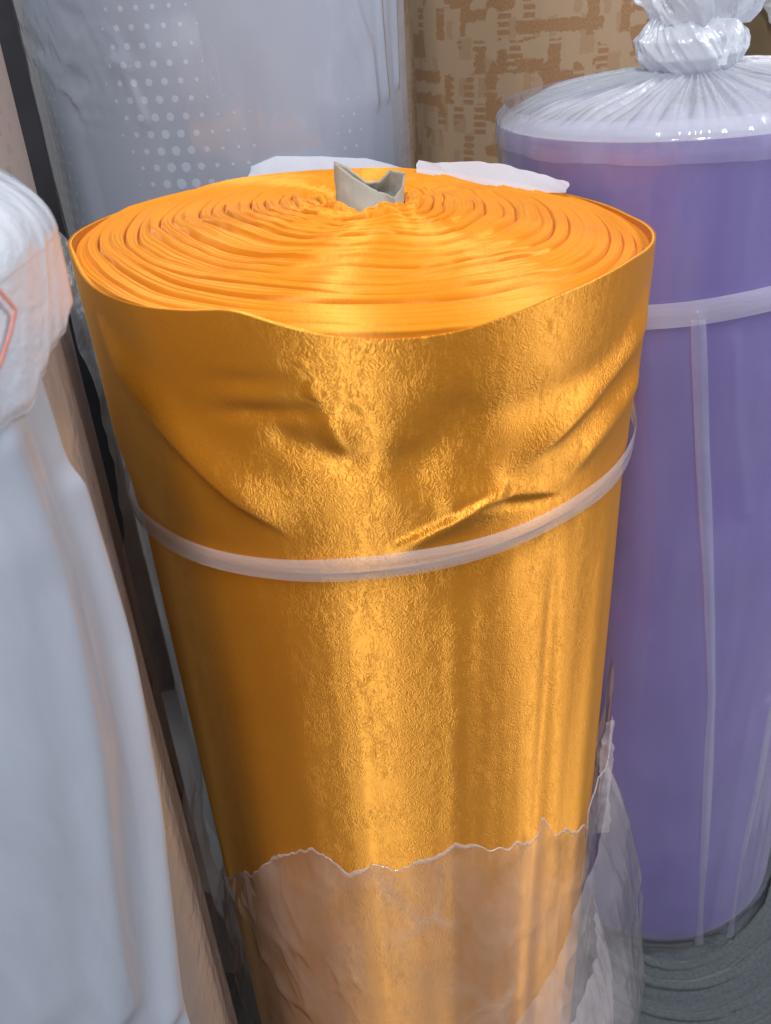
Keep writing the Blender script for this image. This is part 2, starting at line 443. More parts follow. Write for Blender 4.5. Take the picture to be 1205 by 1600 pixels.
def core_tube(parent, R, z0, z1, mat, t=0.005):
    th = np.linspace(-PI, PI, 64, endpoint=False)[:, None]
    prof = np.array([[R, z0], [R, z1], [R-t, z1], [R-t, z0]])
    P = cyl(th*np.ones((1, 4)), np.ones_like(th)*prof[:, 1][None], np.ones_like(th)*prof[:, 0][None])
    return grid('core', P, mat, parent, (th*R*np.ones((1, 4)), np.ones_like(th)*prof[:, 1][None]), closed=True, smooth=False)

GROUP = 'fabric rolls standing on end'

# ================================================================== GOLDEN SATIN ROLL
OX, OY = polar(-0.2, 0.75); OR = 0.226
ZR = CAM_Z - 0.197                              # height of the rim
gold = empty('fabric_roll', (OX, OY, 0), 'golden orange satin fabric roll, unwrapped at the top and tied with a clear strap', 'fabric roll', GROUP)
hit = lambda px, py, R=OR: cyl_hit(px, py, OX, OY, R)

# strap height round the roll, read from the photograph
sp = [hit(x, y, OR) for x, y in ((215, 790), (300, 845), (400, 875), (500, 886), (600, 886), (700, 873), (800, 838), (880, 792), (940, 746), (972, 712))]
sp_th = np.array([p[0] for p in sp]); sp_z = np.array([p[1] for p in sp])
A = np.stack([np.ones_like(sp_th), np.sin(sp_th), np.cos(sp_th)], 1)
coef = np.linalg.lstsq(A, sp_z, rcond=None)[0]
def strap_z(th): return coef[0] + coef[1]*np.sin(th) + coef[2]*np.cos(th)

# lower, tightly wound body
TH, Z = side_grid(560, 300, 0.004, ZR - 0.006)
body = OR - 0.004 + 0.0022*fbm(np.sin(TH)*2.2+3, np.cos(TH)*2.2 + Z*1.1, 11, 3) + 0.0012*fbm(TH*5, Z*1.3, 12, 3)
dz = Z - strap_z(TH)
body = body - 0.0045*np.exp(-(dz/0.012)**2)
# long soft folds running down from the strap
for th0, wd, am in ((0.22, 0.06, 0.0022), (0.62, 0.05, -0.0025), (0.95, 0.08, 0.003), (-0.35, 0.10, 0.0015)):
    body = body + am*np.exp(-((TH - th0 - 0.25*(dz+0.3)*np.sign(th0)*0.3)/wd)**2) * sstep(0.0, -0.10, dz)
# bulge toward the foot
grid('fabric_body', cyl(TH, Z, body), M_SATIN, gold, (TH*OR, Z), closed=True)

# wound edges on top: spiral of fabric layers rising to the middle
th = np.linspace(-PI, PI, 900, endpoint=False)[:, None]
rr = np.concatenate([[OR+0.0020, OR+0.0032, OR+0.0042], np.linspace(OR+0.0045, 0.036, 600), [0.033, 0.031, 0.030]])[None, :]
q = 1 - rr/OR
drift = 0.6*fbm(np.cos(th)*1.3 + 7, np.sin(th)*1.3 + rr*11, 21, 3) + 0.35*fbm(th*2.0, rr*60, 22, 2)
t1 = rr/0.0105 + th/(2*PI) + drift
t2 = rr/0.0034 + th/(2*PI) + 3.0*drift
saw = lambda t: (lambda f: np.where(f < 0.82, f/0.82, (1-f)/0.18))(t - np.floor(t))
a1 = 0.0034*(0.55 + 0.6*vnoise(np.floor(t1)*1.7, np.cos(th)*1.5+np.floor(t1), 23))
a2 = 0.0015*(0.6 + 0.5*vnoise(np.floor(t2)*1.3, th*1.2+np.floor(t2), 24))
zz = ZR + 0.0070 + 0.027*(1 - (1-np.clip(q, 0, 1))**2.6) - (0.012*np.sin(th) + 0.002*np.cos(th))*rr/OR + a1*saw(t1) + a2*saw(t2)
zz = zz + 0.004*fbm(np.cos(th)*2.0, np.sin(th)*2.0 + rr*9, 25, 3)*sstep(0.0, 0.2, q)
# narrow gaps between some of the turns
f1 = t1 - np.floor(t1); k1 = np.floor(t1 + 0.5)
zz = zz - 0.0055*np.exp(-(np.minimum(f1, 1-f1)/0.075)**2)*np.clip(0.45 + 0.9*vnoise(k1*2.3 + 0.5, th*0.9 + k1*1.7, 27), 0, 1)*sstep(0.02, 0.06, q)
# ragged inner turns near the core
zz = zz + 0.0035*sstep(0.55, 0.85, q)*fbm(th*3.0, rr*90, 26, 3)
zz = np.where(rr < 0.034, zz - (0.034-rr)*9, zz)
zz[:, :3] = zz[:, 3:4] - np.array([0.045, 0.02, 0.002])[None, :]
grid('wound_edges', cyl(th*np.ones_like(rr), zz, rr*np.ones_like(th)), M_SATIN_TOP, gold,
     (th*OR*np.ones_like(rr), rr*np.ones_like(th)), closed=True)

# loose outer turn above the strap
lip = [hit(x, y, OR+0.002) for x, y in ((119, 392), (128, 418), (150, 446), (190, 466), (230, 477), (300, 483), (365, 480), (400, 492), (450, 508), (520, 523), (600, 528), (660, 525), (720, 514), (800, 489), (870, 459), (940, 428), (985, 402))]
lth = np.array([p[0] for p in lip]); lz = np.array([p[1] for p in lip])
lth = np.concatenate([[-PI, -2.6, -1.7], lth, [1.7, 2.6, PI]]); lz = np.concatenate([[CAM_Z-0.189, CAM_Z-0.184, CAM_Z-0.174], lz, [CAM_Z-0.197, CAM_Z-0.196, CAM_Z-0.190]])
o_ = np.argsort(lth); lth, lz = lth[o_], lz[o_]
nth, nz = 760, 260
th = np.linspace(-PI, PI, nth, endpoint=False)[:, None]; s = np.linspace(0, 1, nz)[None, :]
ztop = np.interp(th, lth, lz)
k = np.hanning(25); k /= k.sum(); ztop = np.convolve(np.concatenate([ztop[-12:, 0], ztop[:, 0], ztop[:12, 0]]), k, 'valid')[:, None]
zbot = strap_z(th) - 0.006
Z = zbot + (ztop - zbot)*s; TH = th*np.ones_like(s)
U = TH*OR
up = Z - strap_z(TH)                                   # metres above the strap
ps = lambda x, y: (lambda h_: (h_[0]*OR, h_[1]))(hit(x, y, OR+0.004))
R1 = OR - 0.001 + 0.0045*sstep(0.0, 0.07, up) * (0.75+0.5*fbm(np.sin(TH)*2+9, np.cos(TH)*2+Z*3, 31, 2))
R1 = R1 + 0.003*fbm(U*9, Z*7, 32, 3)*sstep(0.0, 0.05, up)
def ridge(p, q, w, amp, skew=0.0, soft=0.25):
    n, t = seg_dist(U, Z, ps(*p), ps(*q))
    env = sstep(-soft, soft*0.6, t) * (1 - sstep(1-soft*0.6, 1+soft, t))
    prof = np.exp(-(n/np.where(n*skew > 0, w*(1-0.75*abs(skew)), w))**2)
    return amp*prof*env
# the long diagonal fold from the upper left, lit side to its right
R1 = R1 + ridge((185, 560), (400, 800), 0.022, 0.0085, skew=1.0)
R1 = R1 + ridge((160, 500), (235, 620), 0.014, 0.0035, skew=1.0)
# short horizontal creases
R1 = R1 + ridge((345, 592), (455, 586), 0.007, -0.0042, soft=0.6) + ridge((355, 570), (460, 562), 0.008, 0.0016, soft=0.4)
R1 = R1 + ridge((365, 645), (500, 640), 0.007, -0.0040, soft=0.6) + ridge((370, 620), (480, 618), 0.007, 0.0015, soft=0.4)
R1 = R1 + ridge((470, 560), (540, 700), 0.010, 0.004) + ridge((430, 680), (560, 730), 0.012, -0.003)
# tuck near the strap
R1 = R1 + ridge((640, 850), (775, 772), 0.010, 0.0055, skew=-0.9, soft=0.3) + ridge((700, 800), (785, 762), 0.014, 0.003)
R1 = R1 + ridge((780, 790), (868, 783), 0.005, -0.0025, soft=0.5) + ridge((770, 776), (870, 768), 0.008, 0.0018, soft=0.5)
# folds on the right
R1 = R1 + ridge((1000, 500), (860, 690), 0.016, 0.006, skew=-0.7) + ridge((960, 560), (800, 640), 0.014, -0.003)
R1 = R1 + ridge((990, 590), (905, 720), 0.012, 0.006)
R1 = R1 + ridge((720, 620), (640, 760), 0.02, -0.004) + ridge((600, 560), (600, 700), 0.03, 0.003)
R1 = R1 + 0.004*sstep(0.16, 0.22, up)*sstep(-1.2, -0.4, TH)*(1-sstep(0.9, 1.4, TH))
R1 = OR + 0.0055 + (R1 - OR - 0.0055)*sstep(0.0, 0.16, 1-s)
wl = sstep(0.085, 0.02, ztop - Z); R1 = R1*(1-wl) + np.maximum(R1, OR + 0.0055)*wl
flap = grid('loose_outer_turn', cyl(TH, Z, R1), M_SATIN, gold, (U, Z), closed=True)
solidify(flap, 0.0028)

# strap round the middle
th = np.linspace(-PI, PI, 500, endpoint=False)[:, None]; s = np.linspace(-1, 1, 15)[None, :]
wd = 0.0098*(1+0.12*vnoise(th*2, 0*th, 41))
Z = strap_z(th) + wd*s + 0.0012*vnoise(th*3.1, 0*th+5, 42)
Rs = OR + 0.0042 + 0.0008*np.cos(s*PI/2) + 0.0004*vnoise(s*3, th*1.5, 43)
strap = grid('tie_strap', cyl(th*np.ones_like(s), Z, Rs), M_STRAP, gold, (th*OR*np.ones_like(s), s*0.011*np.ones_like(th)), closed=True)

# crushed card core poking out of the middle
zc = ZR + 0.026
n = 160; a = np.linspace(0, 2*PI, n, endpoint=False)
bot = np.stack([0.028*np.cos(a), 0.022*np.sin(a)], 1)
key = np.array([(0.033, -0.004, 0.017), (0.036, 0.006, 0.026), (0.022, 0.013, 0.029), (0.010, 0.008, 0.021), (-0.002, 0.006, 0.022), (-0.018, 0.008, 0.033),
                (-0.031, 0.000, 0.039), (-0.027, -0.008, 0.037), (-0.012, -0.013, 0.026), (0.004, -0.009, 0.017), (0.013, -0.002, 0.013), (0.024, -0.010, 0.010)])
kk = np.linspace(0, len(key), n, endpoint=False); i0 = np.floor(kk).astype(int); fr = (kk-i0)[:, None]
top_ = (key[i0]*(1-fr) + key[(i0+1) % len(key)]*fr)*np.array([0.84, 0.55, 1.0])
s = np.linspace(0, 1, 24)[None, :, None]
P = np.zeros((n, 24, 3))
e = s[..., 0]**0.9
P[..., 0] = bot[:, :1]*(1-e) + top_[:, :1]*e; P[..., 1] = bot[:, 1:]*(1-e) + top_[:, 1:2]*e
P[..., 2] = zc - 0.015 + (top_[:, 2:3] + 0.015)*s[..., 0]
P[..., 0] += 0.006; P[..., 1] += 0.0; 
P += 0.0007*fbm(a[:, None]*3, s[..., 0]*5, 51)[..., None]
core = grid('card_core', P, M_CARD, gold, (a[:, None]*0.03*np.ones((1, 24)), s[..., 0]*0.05*np.ones((n, 1))), closed=True)
solidify(core, 0.0016)

# torn plastic wrap left round the foot
edge_px = [(345, 1372), (372, 1366), (397, 1362), (415, 1350), (427, 1342), (455, 1336), (489, 1335), (515, 1345), (544, 1359), (575, 1357), (600, 1360), (636, 1356), (660, 1342), (680, 1338), (704, 1329), (740, 1324), (770, 1327), (802, 1320), (830, 1314), (842, 1309), (845, 1283), (854, 1282), (860, 1303), (890, 1297), (915, 1286)]
ee = [hit(x, y, OR+0.006) for x, y in edge_px]
eth = np.array([p[0] for p in ee]); ez = np.array([p[1] for p in ee])
eth = np.concatenate([[-PI, -2.0, -1.45, -1.2], eth, [1.25, 1.38, 1.48, 1.7, 2.4, PI]])
ez = np.concatenate([[0.30, 0.34, 0.40, 0.41], ez, [ez[-1]+0.03, ez[-1]+0.13, ez[-1]+0.12, 0.50, 0.40, 0.40]])
o_ = np.argsort(eth); eth, ez = eth[o_], ez[o_]
nth, nz = 900, 150
th = np.linspace(-PI, PI, nth, endpoint=False)[:, None]; s = np.linspace(0, 1, nz)[None, :]
zt = np.interp(th, eth, ez) + 0.004*vnoise(th*24, 0*th, 61) + 0.0018*vnoise(th*70, 0*th, 62)
Z = 0.003 + (zt-0.003)*s; TH = th*np.ones_like(s)
puff = 0.006 + 0.010*(1-s)**1.5 + 0.010*np.clip(-np.sin(TH), 0, 1)*(1-s)
wr = 0.0045*ridged(TH*2.5, Z*3, 63, 3) + 0.004*np.clip(ridged(TH*5+Z*7, Z*9, 64, 2), 0, 1)**2
Rr = OR + puff + wr*(0.3+0.7*sstep(0.0, 0.25, 1-s))
Rr = Rr + 0.006*np.exp(-((1-s)/0.05)**2)*vnoise(TH*9, 0*TH, 65)
Rr = np.maximum(Rr, OR + 0.0025)
wrap = grid('torn_plastic_wrap', cyl(TH, Z, Rr), M_TORN, gold, (TH*OR, Z), closed=True)

# the torn lip itself, stretched white
th3 = np.linspace(-1.35, 1.3, 800)[:, None]; o3 = np.linspace(-1, 1, 5)[None, :]
z3 = np.interp(th3, th[:, 0], zt[:, 0]); r3 = np.interp(th3, th[:, 0], Rr[:, -1])
w3 = 0.0022*(1 + 0.9*vnoise(th3*16, 0*th3, 165)).clip(0.1)
grid('torn_lip', cyl(th3*np.ones_like(o3), z3 + o3*w3, r3 + 0.0012 + 0.001*(1-o3**2)), M_LIP, gold, (th3*OR*np.ones_like(o3), z3 + o3*w3))

# baggy outer layer of the wrap on the right side of the foot
th = np.linspace(0.15, 2.6, 420)[:, None]; s = np.linspace(0, 1, 160)[None, :]
zt = 0.51 - 0.20*sstep(1.15, 0.2, th) + 0.05*np.exp(-((th-1.45)/0.10)**2) - 0.10*sstep(1.7, 2.6, th) + 0.006*vnoise(th*25, 0*th, 66)
Z = 0.002 + (zt-0.002)*s; TH = th*np.ones_like(s)
bulge = np.sin(PI*np.clip(s, 0, 1)**0.75)**0.8
edge = sstep(0.15, 0.8, TH)*(1 - sstep(2.1, 2.6, TH))
Rr = OR + 0.010 + 0.070*bulge*edge + 0.006*ridged(TH*2.5, Z*6, 67, 3)*edge
pleat = np.sin(TH*46 + 3*fbm(TH*3, Z*3, 68))*(1-sstep(0.05, 0.30, s))
Rr = Rr + 0.0035*pleat
Rr = Rr - 0.03*(1-sstep(0.0, 0.10, s))*edge
grid('baggy_plastic_wrap', cyl(TH, Z, Rr), M_BAG, gold, (TH*OR, Z))

# pleated, gathered foot of the wrap
th = np.linspace(-1.0, 2.3, 900)[:, None]; s = np.linspace(0, 1, 70)[None, :]
TH = th*np.ones_like(s)
top_ = 0.18 + 0.09*sstep(-0.2, 1.2, th) + 0.012*fbm(th*5, 0*th, 70)
Z = 0.0015 + top_*s
fold = np.sin(TH*60 + 4*fbm(TH*4, s*1.5, 71)) 
Rr = OR + 0.020 + 0.034*(1-s)*sstep(-1.0, 1.0, TH) + 0.012*np.sin(PI*s) + 0.003*fold*(1-0.6*s) + 0.004*fbm(TH*8, s*3, 72)
grid('gathered_wrap_foot', cyl(TH, Z, Rr), M_FOOT, gold, (TH*OR, Z))

# torn tongue of film standing up at the right, and wisps reaching the white roll at the left
def sheet(name, rows, mat, parent, origin, sub=26, crumple=0.004, seed=0, freq=28, lateral=None):
    """rows: list of lists of world points; smooth surface through them with crumpling"""
    rows = np.array(rows, float)
    def up(a, n, axis):
        a = np.moveaxis(a, axis, 0); m_ = len(a); x = np.linspace(0, m_-1, n); i = np.clip(np.floor(x).astype(int), 0, m_-2); f_ = (x-i)
        f_ = (f_*f_*(3-2*f_)).reshape(-1, *([1]*(a.ndim-1)))
        return np.moveaxis(a[i]*(1-f_) + a[i+1]*f_, 0, axis)
    P = up(up(rows, sub*(rows.shape[0]-1)+1, 0), sub*(rows.shape[1]-1)+1, 1)
    du = np.gradient(P, axis=0); dv = np.gradient(P, axis=1); nr = np.cross(du, dv); nr /= (np.linalg.norm(nr, axis=-1, keepdims=True)+1e-9)
    U = P[..., 0] + P[..., 1]*0.7; V = P[..., 2]
    h = ridged(U*freq, V*freq*0.7, seed, 3)*0.7 + fbm(U*freq*0.5, V*freq*0.5, seed+9, 2)*0.8
    P = P + nr*(crumple*h)[..., None]
    jit = crumple*0.9*fbm(V*freq*2.4, U*freq*2.4, seed+17, 3)
    P[..., 0] += jit
    P = P - np.array(origin)
    return grid(name, P, mat, parent, (U, V))

gO = (OX, OY, 0)
sheet('torn_film_tongue', [[at_dist(x, y, d_) for x, y in row] for row, d_ in (
    (((930, 1300), (935, 1230), (938, 1170), (946, 1128)), 0.735), (((952, 1300), (950, 1235), (958, 1180), (960, 1126)), 0.745))],
    M_LIP, gold, gO, 30, 0.004, 81, 22)
sheet('torn_film_wisp', [[at_dist(x, y, d_) for x, y in row] for row, d_ in (
    (((290, 1225), (278, 1300), (275, 1345), (282, 1390)), 0.66), (((296, 1240), (300, 1310), (312, 1352), (318, 1392)), 0.66), (((312, 1275), (332, 1335), (350, 1372), (352, 1410)), 0.665))],
    M_WISP, gold, gO, 26, 0.0015, 85, 9)
# scraps of torn wrap lying behind the top
def strip_between(name, pts_top, pts_bot, dist, seed, crumple=0.003):
    return sheet(name, [[at_dist(x, y, dist) for x, y in pts_bot], [at_dist(x, y, dist+0.03) for x, y in pts_top]], M_WHITE, gold, gO, 22, crumple, seed, 18)
strip_between('torn_film_scrap', [(392, 258), (430, 243), (500, 243), (570, 247), (640, 262), (655, 268)], [(388, 275), (430, 290), (500, 285), (570, 280), (640, 285), (655, 284)], 0.985, 91)
strip_between('torn_film_scrap', [(655, 250), (690, 250), (740, 258), (790, 264), (840, 272), (888, 284)], [(655, 285), (690, 284), (740, 290), (790, 300), (835, 304), (888, 300)], 0.85, 95, 0.007)

# ================================================================== PURPLE ROLL
PX, PY = polar(19.1, 1.075); PR = 0.2035
PZ = CAM_Z - 0.130                  # shoulder height
purple = empty('fabric_roll', (PX, PY, 0), 'purple fabric roll in clear plastic with a knotted white top', 'fabric roll', GROUP)
purple.location.x += 0.06; purple.rotation_euler.y = -0.05      # it leans slightly
phit = lambda px, py, R=PR: cyl_hit(px - (py-200)*0.048, py, PX, PY, R)
P0 = 0.015
TH, Z = side_grid(300, 220, P0, PZ-0.010)
w = 0.0025*fbm(np.sin(TH)*2, np.cos(TH)*2 + Z*1.5, 101)
rb = PR - 0.006 + w - 0.016*sstep(P0+0.05, P0, Z)**1.5
rb = rb - 0.010*sstep(PZ-0.03, PZ-0.010, Z)**2
grid('fabric_body', cyl(TH, Z, rb), M_PURPLE, purple, (TH*PR, Z), closed=True)
roll_end('wound_edges', PR-0.014, PZ-0.012, M_PURPLE, purple, 103)
# film round the side with long vertical pleats
TH, Z = side_grid(560, 300, P0+0.004, PZ+0.004)
U = TH*PR
rf = PR + 0.001 + 0.0025*fbm(np.sin(TH)*2+1, np.cos(TH)*2 + Z*1.2, 105) - 0.016*sstep(P0+0.05, P0, Z)**1.5
rf = rf + 0.0016*ridged(TH*5, Z*1.2, 106, 3)
for pts, am, wd in (([(1092, 488), (1098, 700), (1106, 900), (1110, 1080), (1102, 1250), (1090, 1470)], 0.006, 0.0055),
                    ([(1198, 1100), (1178, 1220), (1155, 1330), (1135, 1460)], 0.006, 0.006),
                    ([(1145, 530), (1150, 650), (1165, 800)], 0.0025, 0.008), ([(1010, 560), (1030, 760), (1020, 1000)], 0.002, 0.010)):
    dd = poly_dist(U, Z, [(lambda h_: (h_[0]*PR, h_[1]))(phit(*p)) for p in pts])
    rf = rf + am*np.exp(-(dd/wd)**2)
    if am > 0.004:                              # the film lies doubled along this pleat
        pp = np.array([phit(*p) for p in pts]); kz = np.linspace(pp[0, 1], pp[-1, 1], 90)
        o2 = np.argsort(pp[:, 1]); kt = np.interp(kz, pp[o2, 1], pp[o2, 0])
        off = np.linspace(-1, 1, 7)[None, :]; w2 = (0.0055 + 0.002*vnoise(kz*7, 0*kz, 109))[:, None]
        T2 = kt[:, None] + off*w2/PR
        grid('film_pleat', cyl(T2, kz[:, None]*np.ones_like(off), PR + 0.0105 + 0.002*(1-off**2) + 0.0008*vnoise(kz*12, 0*kz, 110)[:, None]), M_PLEAT, purple, (T2*PR, kz[:, None]*np.ones_like(off)))
# creases just below the shoulder
sh = np.exp(-((PZ - Z)/0.045)**2)
rf = rf + 0.0022*sh*ridged(TH*9, Z*2, 107, 2) - 0.010*sstep(PZ-0.012, PZ+0.004, Z)**2
grid('plastic_wrap', cyl(TH, Z, rf), M_PFILM, purple, (U, Z), closed=True)
# gathered top
th = np.linspace(-PI, PI, 900, endpoint=False)[:, None]; s = np.linspace(0, 1, 120)[None, :]
Rr = (PR + 0.0015)*(1-s) + 0.034*s
ph = th*17 + 5.0*fbm(np.cos(th)*2, np.sin(th)*2, 111) + 1.2*s*np.sin(th*3)
pl = np.abs(np.sin(ph))**1.5
ph2 = th*41 + 4*fbm(np.cos(th)*3, np.sin(th)*3, 112)
Zt = PZ - 0.012*(1-s)**8 + 0.008*s + 0.014*s**2.2 + (0.006*pl + 0.003*np.abs(np.sin(ph2)))*np.sin(PI*np.clip(s*0.95+0.02, 0, 1))**0.6*sstep(0.0, 0.3, s) + 0.004*fbm(np.cos(th)*3, np.sin(th)*3+s*3, 113)*s
Zt = Zt + 0.0
Rr = Rr + 0.006*np.sin(ph)*s*(1-s)
# skirt of the gathered sheet over the shoulder
gath = grid('gathered_plastic_top', cyl(th*np.ones_like(s), Zt, Rr*np.ones_like(th)), M_PTOP, purple, (th*PR*np.ones_like(s), s*PR*np.ones_like(th)), closed=True)
th = np.linspace(-PI, PI, 700, endpoint=False)[:, None]; s = np.linspace(0, 1, 30)[None, :]
low = 0.021 + 0.0022*fbm(th*4, 0*th, 114)
Z = PZ - 0.010 - low*(1-s); 
Rr = PR + 0.0032 + 0.0012*np.abs(np.sin(th*17 + 5*fbm(np.cos(th)*2, np.sin(th)*2, 111))) - 0.003*s**3
grid('plastic_shoulder_fold', cyl(th*np.ones_like(s), Z*np.ones_like(th), Rr), M_PFILM, purple, (th*PR*np.ones_like(s), Z), closed=True)
# knot and tuft
kb = PZ + 0.018
def knot(parent, prof, z0, name, mat, seed, off, amp=0.008, nth=260, nz=200):
    th = np.linspace(-PI, PI, nth, endpoint=False)[:, None]; s = np.linspace(0, 1, nz)[None, :]
    zs, rs = np.array(prof).T
    k_ = np.linspace(0, 1, len(zs)); zz = np.interp(s, k_, zs); rr = np.interp(s, k_, rs)
    kern = np.hanning(21); kern /= kern.sum()
    rr = np.convolve(np.pad(rr[0], 10, 'edge'), kern, 'valid')[None]
    c, s_ = np.cos(th), np.sin(th)
    fold = ridged(c*2.2 + zz*14, s_*2.2 + zz*20, seed, 3)*0.8 + fbm(c*4, s_*4 + zz*45, seed+3, 3)*0.7
    R_ = rr*(1 + 0.0*th) + amp*fold*np.clip(rr/0.03, 0.3, 1.6)
    P = cyl(th*np.ones_like(s), zz*np.ones_like(th) + z0 + 0.008*fbm(c*3, s_*3, seed+7)*s, R_)
    P[..., 0] += off[0]*s; P[..., 1] += off[1]*s
    return grid(name, P, mat, parent, (th*0.05*np.ones_like(s), zz*np.ones_like(th)), closed=True)
knot(purple, [(-0.008, 0.030), (0.004, 0.044), (0.016, 0.053), (0.032, 0.053), (0.044, 0.044), (0.050, 0.036)], kb, 'plastic_knot', M_BUNCH, 121, (-0.012, 0), 0.0035)
knot(purple, [(0.040, 0.036), (0.055, 0.046), (0.075, 0.058), (0.095, 0.060), (0.115, 0.066), (0.14, 0.070), (0.16, 0.045)], kb, 'plastic_tuft', M_BUNCH, 125, (0.006, 0.0), 0.010)
sheet('plastic_tail', [[at_dist(x, y, 1.03) for x, y in row] for row in (((1118, 98), (1112, 60), (1108, 25)), ((1136, 100), (1140, 60), (1138, 25)), ((1142, 98), (1150, 60), (1160, 26)))], M_BUNCH, purple, (PX, PY, 0), 24, 0.004, 131, 45)
# strap near the top
ss = [phit(x, y) for x, y in ((1025, 482), (1080, 482), (1140, 474), (1200, 463))]
a_ = np.array([p[0] for p in ss]); z_ = np.array([p[1] for p in ss]); print('purple strap', a_, z_)
zs0 = float(z_.mean()); slope = np.polyfit(np.sin(a_), z_, 1)[0]
th = np.linspace(-PI, PI, 320, endpoint=False)[:, None]; s = np.linspace(-1, 1, 11)[None, :]
Z = zs0 + slope*(np.sin(th)-np.sin(a_).mean()) + 0.0125*s + 0.001*vnoise(th*3, 0*th, 141)
Rs = PR + 0.0065 + 0.001*np.cos(s*PI/2)
grid('tie_strap', cyl(th*np.ones_like(s), Z, Rs*np.ones_like(th)), M_STRAP, purple, (th*PR*np.ones_like(s), s*0.012*np.ones_like(th)), closed=True)

# ================================================================== GREY CLOTH round the purple roll's foot
th = np.linspace(-PI, PI, 520, endpoint=False)[:, None]; s = np.linspace(0, 1, 170)[None, :]
TH = th*np.ones_like(s); S = s*np.ones_like(th)
inner = PR - 0.012; width = 0.20 + 0.03*fbm(np.cos(th)*1.4, np.sin(th)*1.4, 151)
Rr = inner + width*S
lift = 0.014 + 0.035*sstep(0.35, 1.3, TH)*(1-sstep(2.2, 3.0, TH))
prof = (1-S**2.2)**0.6
ft = S*5.0 + 0.9*vnoise(np.cos(th)*1.5 + S*0.5, np.sin(th)*1.5, 152) + 0.35*th/PI*np.sin(th*1.5)
bump1 = np.sqrt(np.clip(1 - (2*(ft-np.floor(ft))-1)**2, 0, 1))           # rounded folds, sharp valleys
amp1 = 0.6 + 0.5*vnoise(np.floor(ft)*3.3, th*0.8 + np.floor(ft), 153)
f2 = S*19 + 1.2*fbm(np.cos(th)*1.3, np.sin(th)*1.3 + S, 155, 2) - 0.25*th
bump2 = np.abs(np.sin(PI*f2))**0.8
Z = 0.004 + lift*sstep(-0.05, 0.18, S)*prof + prof**0.5*(0.034*bump1*amp1 + 0.0015*bump2*(0.6+0.4*fbm(TH*1.5, f2*0.4, 156))) + 0.010*prof*fbm(np.cos(th)*2, np.sin(th)*2+S*2, 154)
Rr = Rr + 0.012*np.sin(2*PI*ft)*sstep(0.0, 0.1, S)
g = grid('grey_cloth', cyl(TH, np.maximum(Z, 0.002), Rr), M_GREY, None, (TH*PR, Rr), closed=True)
g.location = (PX + 0.055, PY, 0)
solidify(g, 0.002, 1)
tag(g, 'rumpled grey knit cloth bunched round the foot of the purple roll', 'cloth')

# ================================================================== SILVER DOTTED ROLL
SX, SY = polar(-7.5, 1.25); SR = 0.226; SH = 1.52
silver = empty('fabric_roll', (SX, SY, 0), 'silver grey dotted fabric roll in shiny clear plastic behind the golden roll', 'fabric roll', GROUP)
roll_body('fabric_body', SR, SH, M_SILVER, silver, 161, 0.002)
roll_end('wound_edges', SR, SH, M_SILVER, silver, 162); core_tube(silver, 0.03, SH-0.05, SH+0.012, M_CARD)
TH, Z = side_grid(620, 380, 0.0, SH+0.006)
U = TH*SR
shp = lambda x, y: (lambda h_: (h_[0]*SR, h_[1]))(cyl_hit(x, y, SX, SY, SR))
rf = SR + 0.004 + 0.002*fbm(np.sin(TH)*2, np.cos(TH)*2+Z*1.4, 163)
rf = rf + 0.0012*ridged(TH*4, Z*1.0, 164, 2)
rip = ridged(U*34+Z*10, Z*34, 165, 3)
for c, rad, am in (((110, 25), 0.045, 0.006), ((130, 150), 0.035, 0.007), ((60, 60), 0.03, 0.006), ((185, 85), 0.02, 0.006)):
    cu, cz = shp(*c); rf = rf + am*np.exp(-(((U-cu)/rad)**2 + ((Z-cz)/rad)**2))*rip
for pts, am, wd in (([(545, 0), (570, 80), (580, 160)], 0.004, 0.008), ([(585, 0), (592, 90), (598, 150)], 0.004, 0.006), ([(610, 0), (615, 130)], 0.003, 0.005), ([(160, 60), (200, 110), (230, 190)], 0.003, 0.006), ([(390, 40), (430, 120), (425, 260)], 0.002, 0.012)):
    rf = rf + am*np.exp(-(poly_dist(U, Z, [shp(*p) for p in pts])/wd)**2)
rf = np.maximum(rf, SR+0.0025)
grid('plastic_wrap', cyl(TH, Z, rf), M_SFILM, silver, (U, Z), closed=True)

# ================================================================== WHITE-WRAPPED ROLL at the left
WD, WR = 0.55, 0.165
WX, WY = polar(-19.6 - math.degrees(math.asin((WR+0.008)/WD)), WD)
WH = CAM_Z - 0.055
white = empty('fabric_roll', (WX, WY, 0), 'tan fabric roll mostly hidden in milky white plastic with a puffy bagged top', 'fabric roll', GROUP)
whit = lambda px, py, R=WR+0.014: cyl_hit(px, py, WX, WY, R)
roll_body('fabric_body', WR, WH-0.08, M_TAN, white, 171, 0.0015)
roll_end('wound_edges', WR, WH-0.08, M_TAN, white, 172)
# clear film next to the cloth
TH, Z = side_grid(360, 200, 0.002, WH-0.085)
rf = WR + 0.0055 + 0.0012*ridged(TH*4, Z*1.5, 173, 3) + 0.001*fbm(TH*2, Z*3, 174)
grid('clear_wrap', cyl(TH, Z, rf), M_CLEAR, white, (TH*WR, Z), closed=True)
